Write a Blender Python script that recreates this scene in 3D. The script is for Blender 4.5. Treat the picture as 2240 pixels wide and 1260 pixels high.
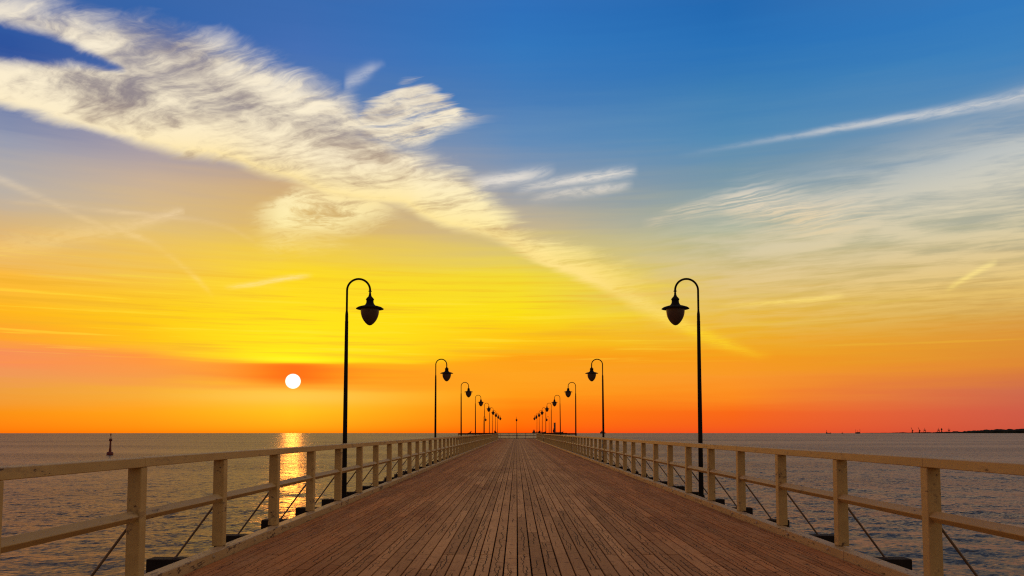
import bpy, bmesh, math, random
import numpy as np
from mathutils import Vector, Matrix

R = math.radians
rng = random.Random(7)
scene = bpy.context.scene
for o in list(bpy.data.objects):
    bpy.data.objects.remove(o)

# ---------------------------------------------------------------- camera
# metres; deck top at z = 0, pier runs along +y, sea at z = SEA
SEA = -3.2
cam_data = bpy.data.cameras.new('camera')
cam = bpy.data.objects.new('camera', cam_data)
scene.collection.objects.link(cam)
cam.location = (0, 0, 1.30)
cam.rotation_euler = (R(90 + 4.03), 0, 0)
cam_data.sensor_width = 36
cam_data.lens = 29.25
cam_data.shift_x = -0.00446
cam_data.shift_y = 0.0836
cam_data.clip_start = 0.05
cam_data.clip_end = 20000
scene.camera = cam

vs = scene.view_settings
vs.view_transform = 'Standard'
vs.look = 'None'
vs.exposure = 0.0
vs.gamma = 1.0
vs.use_curve_mapping = False

SUN_AZ, SUN_EL = -15.065, 3.384       # degrees, azimuth clockwise from +y
sun_dir = Vector((math.sin(R(SUN_AZ)) * math.cos(R(SUN_EL)),
                  math.cos(R(SUN_AZ)) * math.cos(R(SUN_EL)), math.sin(R(SUN_EL))))
sun_data = bpy.data.lights.new('sun', 'SUN')
sun_data.energy = 0.085
sun_data.angle = R(1.0)
sun_data.color = (1.0, 0.36, 0.045)
sun = bpy.data.objects.new('sun', sun_data)
scene.collection.objects.link(sun)
sun.location = (-40, 150, 40)
sun.rotation_euler = sun_dir.to_track_quat('Z', 'Y').to_euler()

# ---------------------------------------------------------------- node helper
def lin(c):
    def f(v):
        v = v / 255.0
        return v / 12.92 if v <= 0.04045 else ((v + 0.055) / 1.055) ** 2.4
    return (f(c[0]), f(c[1]), f(c[2]), 1.0)

class G:
    """small builder for node trees"""
    def __init__(s, tree):
        s.t = tree; s.n = tree.nodes; s.l = tree.links
    def new(s, kind): return s.n.new(kind)
    def put(s, sock, v):
        if isinstance(v, bpy.types.NodeSocket): s.l.new(v, sock)
        else: sock.default_value = v
    def m(s, op, a, b=None, c=None, clamp=False):
        n = s.new('ShaderNodeMath'); n.operation = op; n.use_clamp = clamp
        s.put(n.inputs[0], a)
        if b is not None: s.put(n.inputs[1], b)
        if c is not None: s.put(n.inputs[2], c)
        return n.outputs[0]
    def add(s, a, b): return s.m('ADD', a, b)
    def sub(s, a, b): return s.m('SUBTRACT', a, b)
    def mul(s, a, b): return s.m('MULTIPLY', a, b)
    def div(s, a, b): return s.m('DIVIDE', a, b)
    def mx(s, a, b): return s.m('MAXIMUM', a, b)
    def mn(s, a, b): return s.m('MINIMUM', a, b)
    def lin(s, x, k, b): return s.m('MULTIPLY_ADD', x, k, b)
    def ss(s, x, a, b, lo=0.0, hi=1.0, kind='SMOOTHSTEP'):
        n = s.new('ShaderNodeMapRange'); n.interpolation_type = kind; n.clamp = True
        s.put(n.inputs[0], x); s.put(n.inputs[1], a); s.put(n.inputs[2], b)
        s.put(n.inputs[3], lo); s.put(n.inputs[4], hi)
        return n.outputs[0]
    def xyz(s, x=0.0, y=0.0, z=0.0):
        n = s.new('ShaderNodeCombineXYZ')
        s.put(n.inputs[0], x); s.put(n.inputs[1], y); s.put(n.inputs[2], z)
        return n.outputs[0]
    def sep(s, v):
        n = s.new('ShaderNodeSeparateXYZ'); s.put(n.inputs[0], v)
        return n.outputs[0], n.outputs[1], n.outputs[2]
    def noise(s, v, scale=1.0, detail=2.0, rough=0.5, dist=0.0, color=False, lac=2.0):
        n = s.new('ShaderNodeTexNoise'); n.noise_dimensions = '3D'
        s.put(n.inputs['Vector'], v); s.put(n.inputs['Scale'], scale)
        s.put(n.inputs['Detail'], detail); s.put(n.inputs['Roughness'], rough)
        s.put(n.inputs['Distortion'], dist); s.put(n.inputs['Lacunarity'], lac)
        return n.outputs['Color'] if color else n.outputs[0]
    def mix(s, f, a, b, blend='MIX'):
        n = s.new('ShaderNodeMix'); n.data_type = 'RGBA'; n.blend_type = blend
        s.put(n.inputs[0], f); s.put(n.inputs[6], a); s.put(n.inputs[7], b)
        return n.outputs[2]
    def ramp(s, f, stops, interp='LINEAR'):
        n = s.new('ShaderNodeValToRGB'); cr = n.color_ramp; cr.interpolation = interp
        while len(cr.elements) < len(stops): cr.elements.new(0.5)
        for e, (p, c) in zip(cr.elements, sorted(stops, key=lambda q: q[0])):
            e.position = p
        for e, (p, c) in zip(cr.elements, sorted(stops, key=lambda q: q[0])):
            e.color = c
        s.put(n.inputs[0], f)
        return n.outputs[0]
    def curve(s, x, pts):
        """y(x) through pts, flat beyond the ends"""
        pts = sorted(pts)
        x0, x1 = pts[0][0], pts[-1][0]
        ys = [p[1] for p in pts]; y0, y1 = min(ys), max(ys)
        if y1 - y0 < 1e-6: y1 = y0 + 1e-6
        n = s.new('ShaderNodeFloatCurve')
        cu = n.mapping.curves[0]
        n.mapping.extend = 'HORIZONTAL'
        nrm = [((p[0] - x0) / (x1 - x0), (p[1] - y0) / (y1 - y0)) for p in pts]
        cu.points[0].location = nrm[0]; cu.points[1].location = nrm[-1]
        for q in nrm[1:-1]: cu.points.new(q[0], q[1])
        for p in cu.points: p.handle_type = 'AUTO_CLAMPED'
        n.mapping.update()
        xn = s.ss(x, x0, x1, kind='LINEAR')
        s.put(n.inputs['Value'], xn)
        return s.lin(n.outputs[0], y1 - y0, y0)

# ---------------------------------------------------------------- sky
world = bpy.data.worlds.new('World')
scene.world = world
world.use_nodes = True
wt = world.node_tree
wt.nodes.clear()
g = G(wt)
tc = g.new('ShaderNodeTexCoord')
D = tc.outputs['Generated']
dx, dy, dz = g.sep(D)
az = g.mul(g.m('ARCTAN2', dx, dy), 180 / math.pi)
el = g.mul(g.m('ARCSINE', dz), 180 / math.pi)
elp = g.mx(el, 0.0)
# cirrus layer: where the ray meets a high flat layer
inv = g.div(1.0, g.add(g.mx(dz, 0.0), 0.05))
qx, qy = g.mul(dx, inv), g.mul(dy, inv)
q = g.xyz(qx, qy, 0.0)
qs = g.add(g.mul(qx, 0.86), g.mul(qy, -0.51))      # along the wind
qt = g.add(g.mul(qx, 0.51), g.mul(qy, 0.86))
# horizontal layering low in the air
lay = g.noise(g.xyz(g.mul(az, 0.035), g.mul(el, 0.55), 3.1), 1.0, 4.0, 0.55)
lay2 = g.noise(g.xyz(g.mul(az, 0.12), g.mul(el, 2.2), 9.7), 1.0, 3.0, 0.5)
eld = g.add(elp, g.add(g.mul(g.sub(lay, 0.5), 2.2), g.mul(g.sub(lay2, 0.5), 1.3)))
eld = g.mx(eld, 0.0)
# keep the horizon itself level
eld = g.add(g.mul(eld, g.ss(elp, 0.6, 3.0)), g.mul(elp, g.ss(elp, 0.6, 3.0, 1.0, 0.0)))

COLUMNS = [
    (-32.016, [(0.014, (255, 112, 4)), (1.214, (246, 142, 18)), (2.282, (235, 155, 60)), (3.217, (235, 150, 85)), (4.153, (245, 140, 85)), (5.488, (252, 160, 40)), (7.088, (253, 180, 20)), (9.211, (250, 185, 60)), (11.842, (215, 180, 125)), (14.438, (185, 175, 165)), (16.989, (150, 155, 175)), (19.486, (85, 110, 165)), (21.922, (40, 80, 155)), (24.29, (50, 95, 165))]),
    (-24.142, [(0.015, (255, 122, 2)), (1.305, (250, 155, 18)), (2.454, (240, 165, 50)), (3.46, (240, 150, 70)), (4.466, (250, 145, 60)), (5.903, (253, 180, 10)), (7.622, (250, 195, 10)), (9.904, (245, 195, 60)), (12.728, (225, 190, 115)), (15.507, (200, 175, 150)), (18.232, (165, 155, 165)), (20.891, (90, 115, 170)), (23.475, (50, 95, 165)), (25.978, (50, 100, 170))]),
    (-15.14, [(0.016, (255, 132, 4)), (1.379, (247, 185, 22)), (2.594, (248, 190, 35)), (3.658, (245, 140, 15)), (4.722, (255, 190, 0)), (6.24, (252, 215, 10)), (8.058, (252, 218, 10)), (10.468, (250, 215, 25)), (13.447, (225, 185, 90)), (16.375, (205, 170, 125)), (19.238, (150, 150, 165)), (22.025, (85, 120, 175)), (24.726, (65, 110, 180)), (27.333, (55, 105, 175))]),
    (0.0, [(0.016, (255, 78, 0)), (1.428, (253, 120, 4)), (2.686, (251, 150, 15)), (3.788, (250, 160, 25)), (4.889, (250, 155, 5)), (6.462, (252, 195, 5)), (8.344, (250, 222, 5)), (10.839, (240, 215, 50)), (13.92, (200, 180, 140)), (16.944, (138, 152, 172)), (19.897, (95, 138, 184)), (22.766, (65, 122, 184)), (25.54, (48, 118, 188)), (28.213, (42, 110, 185))]),
    (14.578, [(0.016, (238, 80, 32)), (1.383, (247, 102, 22)), (2.601, (250, 140, 30)), (3.667, (248, 150, 40)), (4.734, (245, 155, 20)), (6.256, (238, 175, 30)), (8.079, (230, 185, 55)), (10.495, (210, 185, 110)), (13.482, (165, 175, 150)), (16.417, (120, 150, 166)), (19.286, (82, 138, 180)), (22.079, (58, 124, 180)), (24.785, (38, 112, 182)), (27.397, (32, 104, 176))]),
    (31.558, [(0.014, (200, 80, 60)), (1.22, (205, 90, 70)), (2.293, (205, 105, 75)), (3.233, (215, 120, 60)), (4.173, (222, 135, 50)), (5.515, (220, 145, 50)), (7.122, (205, 150, 65)), (9.256, (185, 160, 105)), (11.9, (155, 160, 140)), (14.508, (140, 152, 158)), (17.07, (118, 146, 172)), (19.578, (88, 138, 182)), (22.024, (60, 128, 188)), (24.401, (48, 120, 188))])]
ZEN = [(48.0, (110, 106, 116)), (90.0, (142, 114, 102))]  # unseen overhead sky, warmed and brightened to light the deck
BACK = [(0.0, (104, 58, 42)), (6, (106, 66, 46)), (14, (90, 70, 60)), (26, (72, 76, 90))] + ZEN
def sky_ramp(col):
    f = g.m('POWER', g.div(eld, 90.0), 0.5)
    return g.ramp(f, [((e / 90.0) ** 0.5, lin(c)) for e, c in col])
cols = [(-179.0, BACK), (-100.0, COLUMNS[0][1])] + COLUMNS + [(85.0, BACK), (179.0, BACK)]
cols = [(a, [p for p in c if p[0] < 40] + ZEN) for a, c in cols]
base = None
cache = {}
for i, (a, c) in enumerate(cols):
    key = repr(c)
    if key not in cache: cache[key] = sky_ramp(c)
    r = cache[key]
    if base is None: base = r
    else:
        base = g.mix(g.ss(az, cols[i - 1][0], a, kind='LINEAR'), base, r)

# glow of the low sun in the thin layers over it
gauss = lambda v, c, w: g.m('EXPONENT', g.mul(g.m('POWER', g.div(g.sub(v, c), w), 2.0), -1.0))
gl = g.mul(gauss(az, SUN_AZ + 1.0, 9.0), g.mul(g.ss(eld, SUN_EL + 1.15, SUN_EL + 1.75), g.ss(eld, SUN_EL + 2.6, SUN_EL + 6.5, 1.0, 0.0)))
base = g.mix(g.mul(gl, 0.75), base, lin((253, 230, 4)))
core = g.mul(gauss(az, SUN_AZ, 3.0), g.mul(g.ss(eld, SUN_EL + 1.05, SUN_EL + 1.25), g.ss(eld, SUN_EL + 1.5, SUN_EL + 2.6, 1.0, 0.0)))
base = g.mix(g.mul(core, 0.8), base, lin((255, 250, 10)))
halo = g.mul(gauss(az, SUN_AZ, 3.2), g.mul(g.ss(el, SUN_EL - 0.75, SUN_EL + 0.3), g.ss(el, SUN_EL + 1.0, SUN_EL + 1.4, 1.0, 0.0)))
base = g.mix(g.mul(halo, 0.92), base, lin((247, 94, 0)))
low = g.mul(gauss(az, SUN_AZ, 6.5), gauss(el, SUN_EL - 1.0, 0.55))
base = g.mix(g.mul(low, 0.5), base, lin((240, 196, 92)))

# thin gold bars of haze between the sun and the cloud
bars = g.noise(g.xyz(g.mul(az, 0.075), g.mul(el, 2.6), 21.0), 1.0, 5.0, 0.6)
barw = g.mul(g.mul(g.ss(el, 4.2, 5.5), g.ss(el, 8.0, 13.0, 1.0, 0.0)), g.ss(az, 2.0, 16.0, 1.0, 0.35))
base = g.mix(g.mul(g.ss(bars, 0.48, 0.68, 0.0, 0.55), barw), base, lin((236, 172, 34)))
base = g.mix(g.mul(g.ss(bars, 0.46, 0.34, 0.0, 0.35), barw), base, lin((255, 228, 60)))

# fine cirrus textures
wv = g.noise(q, 1.8, 4.0, 0.55, color=True)
wx, wy, wz = g.sep(wv)
qs_w = g.add(qs, g.mul(g.sub(wx, 0.5), 0.34))
qt_w = g.add(qt, g.mul(g.sub(wy, 0.5), 0.34))
fb = g.noise(g.xyz(g.mul(qs_w, 4.0), g.mul(qt_w, 5.4), 0.3), 1.0, 9.0, 0.57)
st = g.noise(g.xyz(g.mul(qs_w, 3.4), g.mul(qt_w, 17.0), 1.7), 1.0, 8.0, 0.60)
st2 = g.noise(g.xyz(g.mul(qs, 2.2), g.mul(qt, 5.0), 5.1), 1.0, 8.0, 0.58, 0.3)
lump = g.noise(g.xyz(g.mul(qs_w, 1.9), g.mul(qt_w, 2.3), 7.7), 1.0, 3.0, 0.5)
fluff = g.noise(g.xyz(g.mul(qs_w, 17.0), g.mul(qt_w, 24.0), 11.0), 1.0, 7.0, 0.66)
frond = g.noise(g.xyz(g.mul(qs, 2.6), g.mul(qt_w, 26.0), 2.9), 1.0, 7.0, 0.6)

def band(top, bot, amp_t, amp_b, soft_t, soft_b, tex):
    """filled band between two edges, each frayed by the cirrus texture"""
    t = g.curve(az, top); b = g.curve(az, bot)
    ft = g.sub(tex, 0.5)
    a = g.sub(g.add(t, g.mul(ft, amp_t)), el)
    c = g.sub(el, g.add(b, g.mul(ft, amp_b)))
    return g.mul(g.ss(a, 0.0, soft_t), g.ss(c, 0.0, soft_b)), g.sub(el, b)
def gate(lo0, lo1, hi0, hi1):
    return g.mul(g.ss(az, lo0, lo1), g.ss(az, hi0, hi1, 1.0, 0.0))
def streak(pts, width, inten, wob=0.35):
    c = g.curve(az, pts)
    c = g.add(c, g.mul(g.sub(lump, 0.5), wob))
    d = g.div(g.sub(el, c), g.curve(az, width) if isinstance(width, list) else width)
    return g.mul(g.m('EXPONENT', g.mul(g.mul(d, d), -1.0)), g.curve(az, inten))

mixtex = g.add(g.mul(fb, 0.45), g.add(g.mul(st, 0.43), g.mul(fluff, 0.12)))
plume, above_low = band([(-41.329, 27.431), (-32.794, 25.676), (-27.114, 25.648), (-22.243, 25.525), (-18.846, 24.858), (-14.557, 23.881), (-12.114, 23.001), (-10.54, 21.804), (-7.144, 19.754), (-3.948, 18.595), (-1.41, 16.4), (0.192, 15.107), (2.459, 13.907), (5.284, 13.1), (8.108, 12.204), (11.011, 11.253)], [(-40.897, 19.411), (-32.475, 18.319), (-29.921, 18.013), (-25.779, 17.46), (-22.818, 17.102), (-19.451, 16.936), (-17.382, 16.384), (-15.334, 16.025), (-12.906, 15.216), (-10.444, 14.957), (-7.979, 14.817), (-6.651, 14.194), (-4.938, 13.504), (-2.679, 13.079), (-0.606, 12.323), (2.227, 10.893), (5.386, 9.552), (8.5, 7.944), (10.952, 6.962)], 4.6, 2.0, 2.4, 0.85, mixtex)
plume = g.mul(plume, gate(-48.656, -42.383, 4.137, 11.614))
# wedge of open sky at the left
wedge = streak([(-39.102, 22.156), (-32.635, 22.114), (-29.767, 22.23), (-26.72, 22.045), (-25.132, 21.848)], [(-38.571, 1.6), (-32.217, 1.15), (-29.39, 0.8), (-26.396, 0.35), (-24.838, 0.2)], [(-38.571, 1.3), (-32.217, 1.3), (-28.657, 1.25), (-26.652, 0.9), (-25.492, 0.0)], 0.5)
wedge = g.mul(wedge, g.add(1.0, g.mul(g.sub(0.5, mixtex), 2.2)))
plume = g.mul(plume, g.sub(1.0, g.ss(wedge, 0.15, 1.0)))
# texture thins the body, more so toward the upper edge
depth_top = g.sub(g.curve(az, [(-41.329, 27.431), (-32.794, 25.676), (-27.114, 25.648), (-22.243, 25.525), (-18.846, 24.858), (-14.557, 23.881), (-12.114, 23.001), (-10.54, 21.804), (-7.144, 19.754), (-3.948, 18.595), (-1.41, 16.4), (0.192, 15.107), (2.459, 13.907), (5.284, 13.1), (8.108, 12.204), (11.011, 11.253)]), el)
thin = g.ss(g.add(mixtex, g.mul(g.sub(lump, 0.5), 0.6)), 0.30, 0.52)
feather = g.mul(g.ss(depth_top, 0.0, 3.2, 1.0, 0.0), g.ss(frond, 0.56, 0.40, 0.0, 0.35))
plume = g.mul(plume, g.sub(1.0, feather))
keep = g.mx(g.ss(depth_top, 0.5, 5.0, 0.55, 0.92), g.ss(az, -9.884, -2.575, 0.0, 0.85))
plume = g.mul(plume, g.add(keep, g.mul(thin, g.sub(1.0, keep))))
fan, _ = band([(-12.987, 19.996), (-10.849, 21.615), (-8.98, 22.654), (-6.956, 23.314), (-4.999, 22.688), (-2.806, 21.52), (-0.645, 21.313), (0.323, 20.997)], [(-12.977, 19.427), (-10.806, 18.706), (-7.986, 18.556), (-4.978, 19.682), (-2.577, 20.517), (-0.645, 20.881), (0.323, 20.997)], 2.4, 1.5, 0.9, 1.2, frond)
fan = g.mul(fan, gate(-12.695, -10.528, -3.222, 0.323))
fan = g.mul(fan, g.ss(g.add(g.mul(frond, 0.7), g.mul(fluff, 0.3)), 0.34, 0.54, 0.25, 0.97))
lobe, _ = band([(-18.246, 14.698), (-16.515, 15.704), (-13.538, 16.645), (-10.463, 16.383), (-7.988, 15.746), (-6.057, 14.905)], [(-18.176, 11.638), (-16.417, 11.003), (-13.447, 11.303), (-10.409, 12.339), (-7.968, 13.79), (-6.053, 14.452)], 1.0, 4.0, 1.0, 3.0, fb)
lobe = g.mul(g.mul(lobe, gate(-18.801, -15.592, -9.816, -6.369)), g.ss(g.add(g.mul(fb, 0.6), g.mul(fluff, 0.4)), 0.34, 0.54, 0.25, 0.92))
cloud = g.mx(g.mx(plume, fan), lobe)
# colour of that cloud: bright rims and fluff, mauve grey hollows, yellow toward the sun
rim = g.m('EXPONENT', g.mul(g.m('ABSOLUTE', g.sub(above_low, 0.8)), -0.8))
def hollow(a0, e0, wa, we, k_):
    return g.mul(g.mul(gauss(az, a0, wa), gauss(g.sub(el, g.mul(g.sub(az, a0), k_)), e0, we)), 1.0)
dark = g.mx(hollow(-26.249, 19.787, 3.4, 1.4, -0.12), hollow(-22.741, 23.653, 3.6, 1.5, -0.42))
dark = g.mx(dark, g.mx(hollow(-19.578, 21.844, 5.0, 0.8, -0.42), hollow(-9.241, 18.265, 3.0, 0.8, -0.22)))
lit = g.add(g.add(g.mul(g.sub(mixtex, 0.5), 4.2), g.mul(g.sub(fluff, 0.5), 0.8)), g.mul(rim, 0.34))
lit = g.add(lit, g.sub(g.mul(g.sub(lump, 0.5), 1.5), g.mul(dark, 0.45)))
lit = g.add(lit, g.ss(az, -11.748, -4.179, 0.0, 0.18))
lit = g.add(lit, g.mul(lobe, 0.25))
lit = g.ss(g.add(lit, 0.44), -0.42, 1.05)
elc = g.div(elp, 30.0)
c_lit = g.ramp(elc, [(0.0, lin((255, 205, 20))), (0.24, lin((255, 214, 40))), (0.36, lin((255, 226, 120))),
                     (0.47, lin((255, 240, 178))), (0.60, lin((252, 238, 206))), (1.0, lin((246, 236, 220)))])
c_dim = g.ramp(elc, [(0.0, lin((240, 170, 20))), (0.30, lin((236, 186, 60))), (0.42, lin((206, 164, 88))),
                     (0.55, lin((178, 148, 114))), (0.68, lin((148, 136, 136))), (1.0, lin((128, 128, 152)))])
c_lit = g.mix(g.mul(rim, g.ss(az, -30.0, -18.0, 0.15, 0.6)), c_lit, lin((255, 224, 138)))
c_cloud = g.mix(lit, c_dim, c_lit)

# thin veil over the right half of the view; overhead, unseen veil added to warm the deck light
vn = g.add(g.mul(st2, 0.60), g.add(g.mul(fb, 0.24), g.mul(frond, 0.16)))
veil = g.mul(g.ss(az, 2.235, 17.634), g.mul(g.ss(el, 5.0, 9.5), g.ss(g.add(el, g.mul(az, -0.20)), 8.5, 14.5, 1.0, 0.0)))
veil = g.mul(veil, g.m('ADD', g.ss(vn, 0.37, 0.60, 0.08, 0.90), g.ss(az, 10.0, 26.0, 0.0, 0.20), clamp=True))
high = g.mul(g.ss(el, 27.0, 45.0), g.ss(lump, 0.35, 0.65, 0.15, 0.75))
veil2 = g.mx(veil, high)
c_veil = g.ramp(elc, [(0.0, lin((232, 170, 70))), (0.28, lin((234, 196, 110))), (0.40, lin((216, 202, 164))),
                      (0.55, lin((202, 204, 198))), (0.85, lin((190, 176, 160))), (1.0, lin((160, 126, 98)))])

# wisps and trails
w1 = streak([(11.731, 18.418), (14.787, 18.718), (19.216, 19.008), (23.427, 19.185), (28.659, 19.236), (32.054, 19.379), (39.777, 19.938)], [(11.659, 0.18), (19.073, 0.2), (28.41, 0.3), (31.758, 0.38), (39.344, 0.7)], [(11.044, 0.0), (14.687, 0.12), (19.073, 0.34), (21.876, 0.55), (28.41, 0.66), (31.758, 0.6), (39.344, 0.4), (49.098, 0.0)], 0.15)
w2 = streak([(-3.204, 16.859), (-0.962, 17.121), (1.925, 17.531), (3.208, 17.752)], 0.42, [(-3.51, 0.0), (-2.235, 0.8), (-0.639, 0.9), (1.597, 0.5), (2.873, 0.0)], 0.5)
w3 = streak([(0.0, 16.404), (2.244, 16.782), (5.439, 17.17), (8.29, 17.545)], 0.34, [(-0.32, 0.0), (1.597, 0.6), (5.416, 0.85), (7.309, 0.7), (8.563, 0.0)], 0.5)
w3b = streak([(0.641, 15.741), (2.881, 16.084), (5.433, 16.335), (8.281, 16.718)], 0.34, [(0.639, 0.0), (2.554, 0.45), (5.416, 0.7), (6.994, 0.55), (8.25, 0.0)], 0.5)
w4 = streak([(9.19, 14.05), (11.675, 14.778), (14.717, 15.074), (17.663, 14.599), (21.9, 13.806), (25.405, 14.008)], [(9.186, 0.4), (13.182, 0.6), (17.634, 1.3), (21.876, 1.3), (25.362, 0.6)], [(8.563, 0.0), (11.044, 0.55), (14.687, 0.8), (18.212, 0.7), (21.876, 0.4), (25.362, 0.0)], 0.8)
w4 = g.mul(w4, g.ss(frond, 0.36, 0.62, 0.2, 1.0))
w5 = streak([(-38.824, 16.459), (-32.327, 14.644), (-29.935, 13.834), (-26.654, 12.545), (-24.556, 12.113), (-23.198, 11.411), (-21.524, 10.099), (-20.098, 8.726)], 0.24, [(-38.571, 0.2), (-32.217, 0.38), (-27.412, 0.42), (-24.838, 0.55), (-24.043, 0.3), (-22.968, 0.45), (-21.324, 0.7), (-20.767, 0.5), (-20.066, 0.0)], 0.3)
w6 = streak([(-38.462, 8.526), (-32.169, 10.583), (-28.64, 11.782), (-25.624, 12.652), (-22.317, 13.965)], [(-38.571, 0.9), (-32.217, 0.8), (-25.622, 0.45), (-22.288, 0.25)], [(-38.571, 0.2), (-32.217, 0.35), (-28.657, 0.45), (-25.622, 0.5), (-22.968, 0.6), (-22.014, 0.0)], 0.4)
w7 = streak([(-32.28, 13.456), (-28.704, 13.618), (-24.865, 13.567), (-21.616, 13.547), (-17.616, 12.469)], 0.16, [(-32.446, 0.0), (-30.824, 0.2), (-27.412, 0.35), (-23.776, 0.45), (-21.601, 0.2), (-18.212, 0.15), (-17.634, 0.0)], 0.3)
w8 = streak([(-12.263, 22.63), (-11.338, 23.031), (-10.565, 23.527), (-9.473, 24.147)], [(-12.117, 0.55), (-10.736, 0.45), (-9.186, 0.15)], [(-12.117, 0.0), (-11.352, 0.42), (-10.582, 0.42), (-9.808, 0.2), (-9.124, 0.0)], 0.6)
fray = g.ss(g.add(g.mul(frond, 0.5), g.mul(fluff, 0.5)), 0.36, 0.58, 0.35, 1.0)
brk = g.ss(lump, 0.34, 0.58, 0.4, 1.0)
w5 = g.mul(w5, brk); w6 = g.mul(w6, brk); w7 = g.mul(w7, brk)
wisps = g.mul(g.mx(g.mx(g.mx(w1, w2), g.mx(w3, w3b)), g.mx(g.mx(w4, w5), g.mx(w6, g.mx(w7, w8)))), fray)
c_wisp = g.ramp(elc, [(0.0, lin((255, 210, 40))), (0.30, lin((255, 214, 90))), (0.44, lin((246, 214, 160))),
                      (0.56, lin((232, 224, 212))), (1.0, lin((226, 230, 236)))])
y1 = streak([(-19.268, 9.42), (-17.556, 9.751), (-15.811, 10.138), (-14.033, 10.462)], 0.16, [(-19.642, 0.0), (-17.634, 0.8), (-15.876, 0.8), (-13.786, 0.0)], 0.25)
y2 = streak([(13.398, 8.364), (16.073, 8.504), (18.964, 8.549), (21.487, 8.705)], 0.16, [(13.485, 0.0), (16.171, 0.7), (19.925, 0.85), (21.876, 0.0)], 0.25)
y3 = streak([(7.889, 9.041), (9.432, 8.233), (10.958, 7.425), (13.064, 6.357), (16.299, 5.117)], [(7.937, 0.7), (11.044, 0.55), (16.466, 0.3)], [(7.309, 0.0), (9.186, 0.75), (11.044, 0.95), (13.485, 0.8), (17.343, 0.0)], 0.5)
y4 = streak([(27.284, 8.543), (28.303, 9.155), (29.302, 9.697), (30.279, 10.091)], 0.2, [(27.412, 0.0), (28.287, 0.8), (29.632, 0.95), (30.398, 0.0)], 0.2)
yl = g.mul(g.mx(g.mx(y1, y2), g.mx(y3, y4)), fray)

col = base
col = g.mix(g.mn(veil2, 1.0), col, c_veil)
col = g.mix(g.mn(wisps, 1.0), col, c_wisp)
col = g.mix(g.mul(g.mn(yl, 1.0), 0.9), col, g.ramp(elc, [(0.0, lin((255, 205, 10))), (0.22, lin((254, 214, 40))), (0.34, lin((252, 228, 150))), (1.0, lin((250, 230, 180)))]))
col = g.mix(g.mn(cloud, 1.0), col, c_cloud)
# the sun's disc
dot = g.new('ShaderNodeVectorMath'); dot.operation = 'DOT_PRODUCT'
g.put(dot.inputs[0], D); dot.inputs[1].default_value = sun_dir
ang = g.mul(g.m('ARCCOSINE', g.mn(dot.outputs['Value'], 1.0)), 180 / math.pi)
disc = g.ss(ang, 0.44, 0.52, 1.0, 0.0)
col = g.mix(disc, col, (2.0, 1.8, 1.5, 1.0))
# below the horizon: dim water tone
col = g.mix(g.ss(el, -0.6, 0.0, 1.0, 0.0), col, (0.06, 0.045, 0.04, 1.0))
bg = g.new('ShaderNodeBackground'); g.put(bg.inputs[0], col); bg.inputs[1].default_value = 1.0
sky = g.new('ShaderNodeTexSky'); sky.sky_type = 'NISHITA'; sky.sun_disc = False
sky.sun_elevation = R(SUN_EL); sky.sun_rotation = R(SUN_AZ)
bg2 = g.new('ShaderNodeBackground'); g.put(bg2.inputs[0], sky.outputs[0]); bg2.inputs[1].default_value = 0.002
ash = g.new('ShaderNodeAddShader')
g.l.new(bg.outputs[0], ash.inputs[0]); g.l.new(bg2.outputs[0], ash.inputs[1])
out = g.new('ShaderNodeOutputWorld'); g.l.new(ash.outputs[0], out.inputs[0])
world.cycles.sampling_method = 'MANUAL'
world.cycles.sample_map_resolution = 1024

# ---------------------------------------------------------------- materials
def mat(name):
    m = bpy.data.materials.new(name); m.use_nodes = True
    t = m.node_tree; b = t.nodes['Principled BSDF']
    return m, G(t), b
def bump(gr, h, strength, dist, bsdf):
    n = gr.new('ShaderNodeBump'); n.inputs['Strength'].default_value = strength
    n.inputs['Distance'].default_value = dist
    gr.put(n.inputs['Height'], h); gr.l.new(n.outputs[0], bsdf.inputs['Normal'])
def pos(gr): return gr.new('ShaderNodeNewGeometry').outputs['Position']

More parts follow.
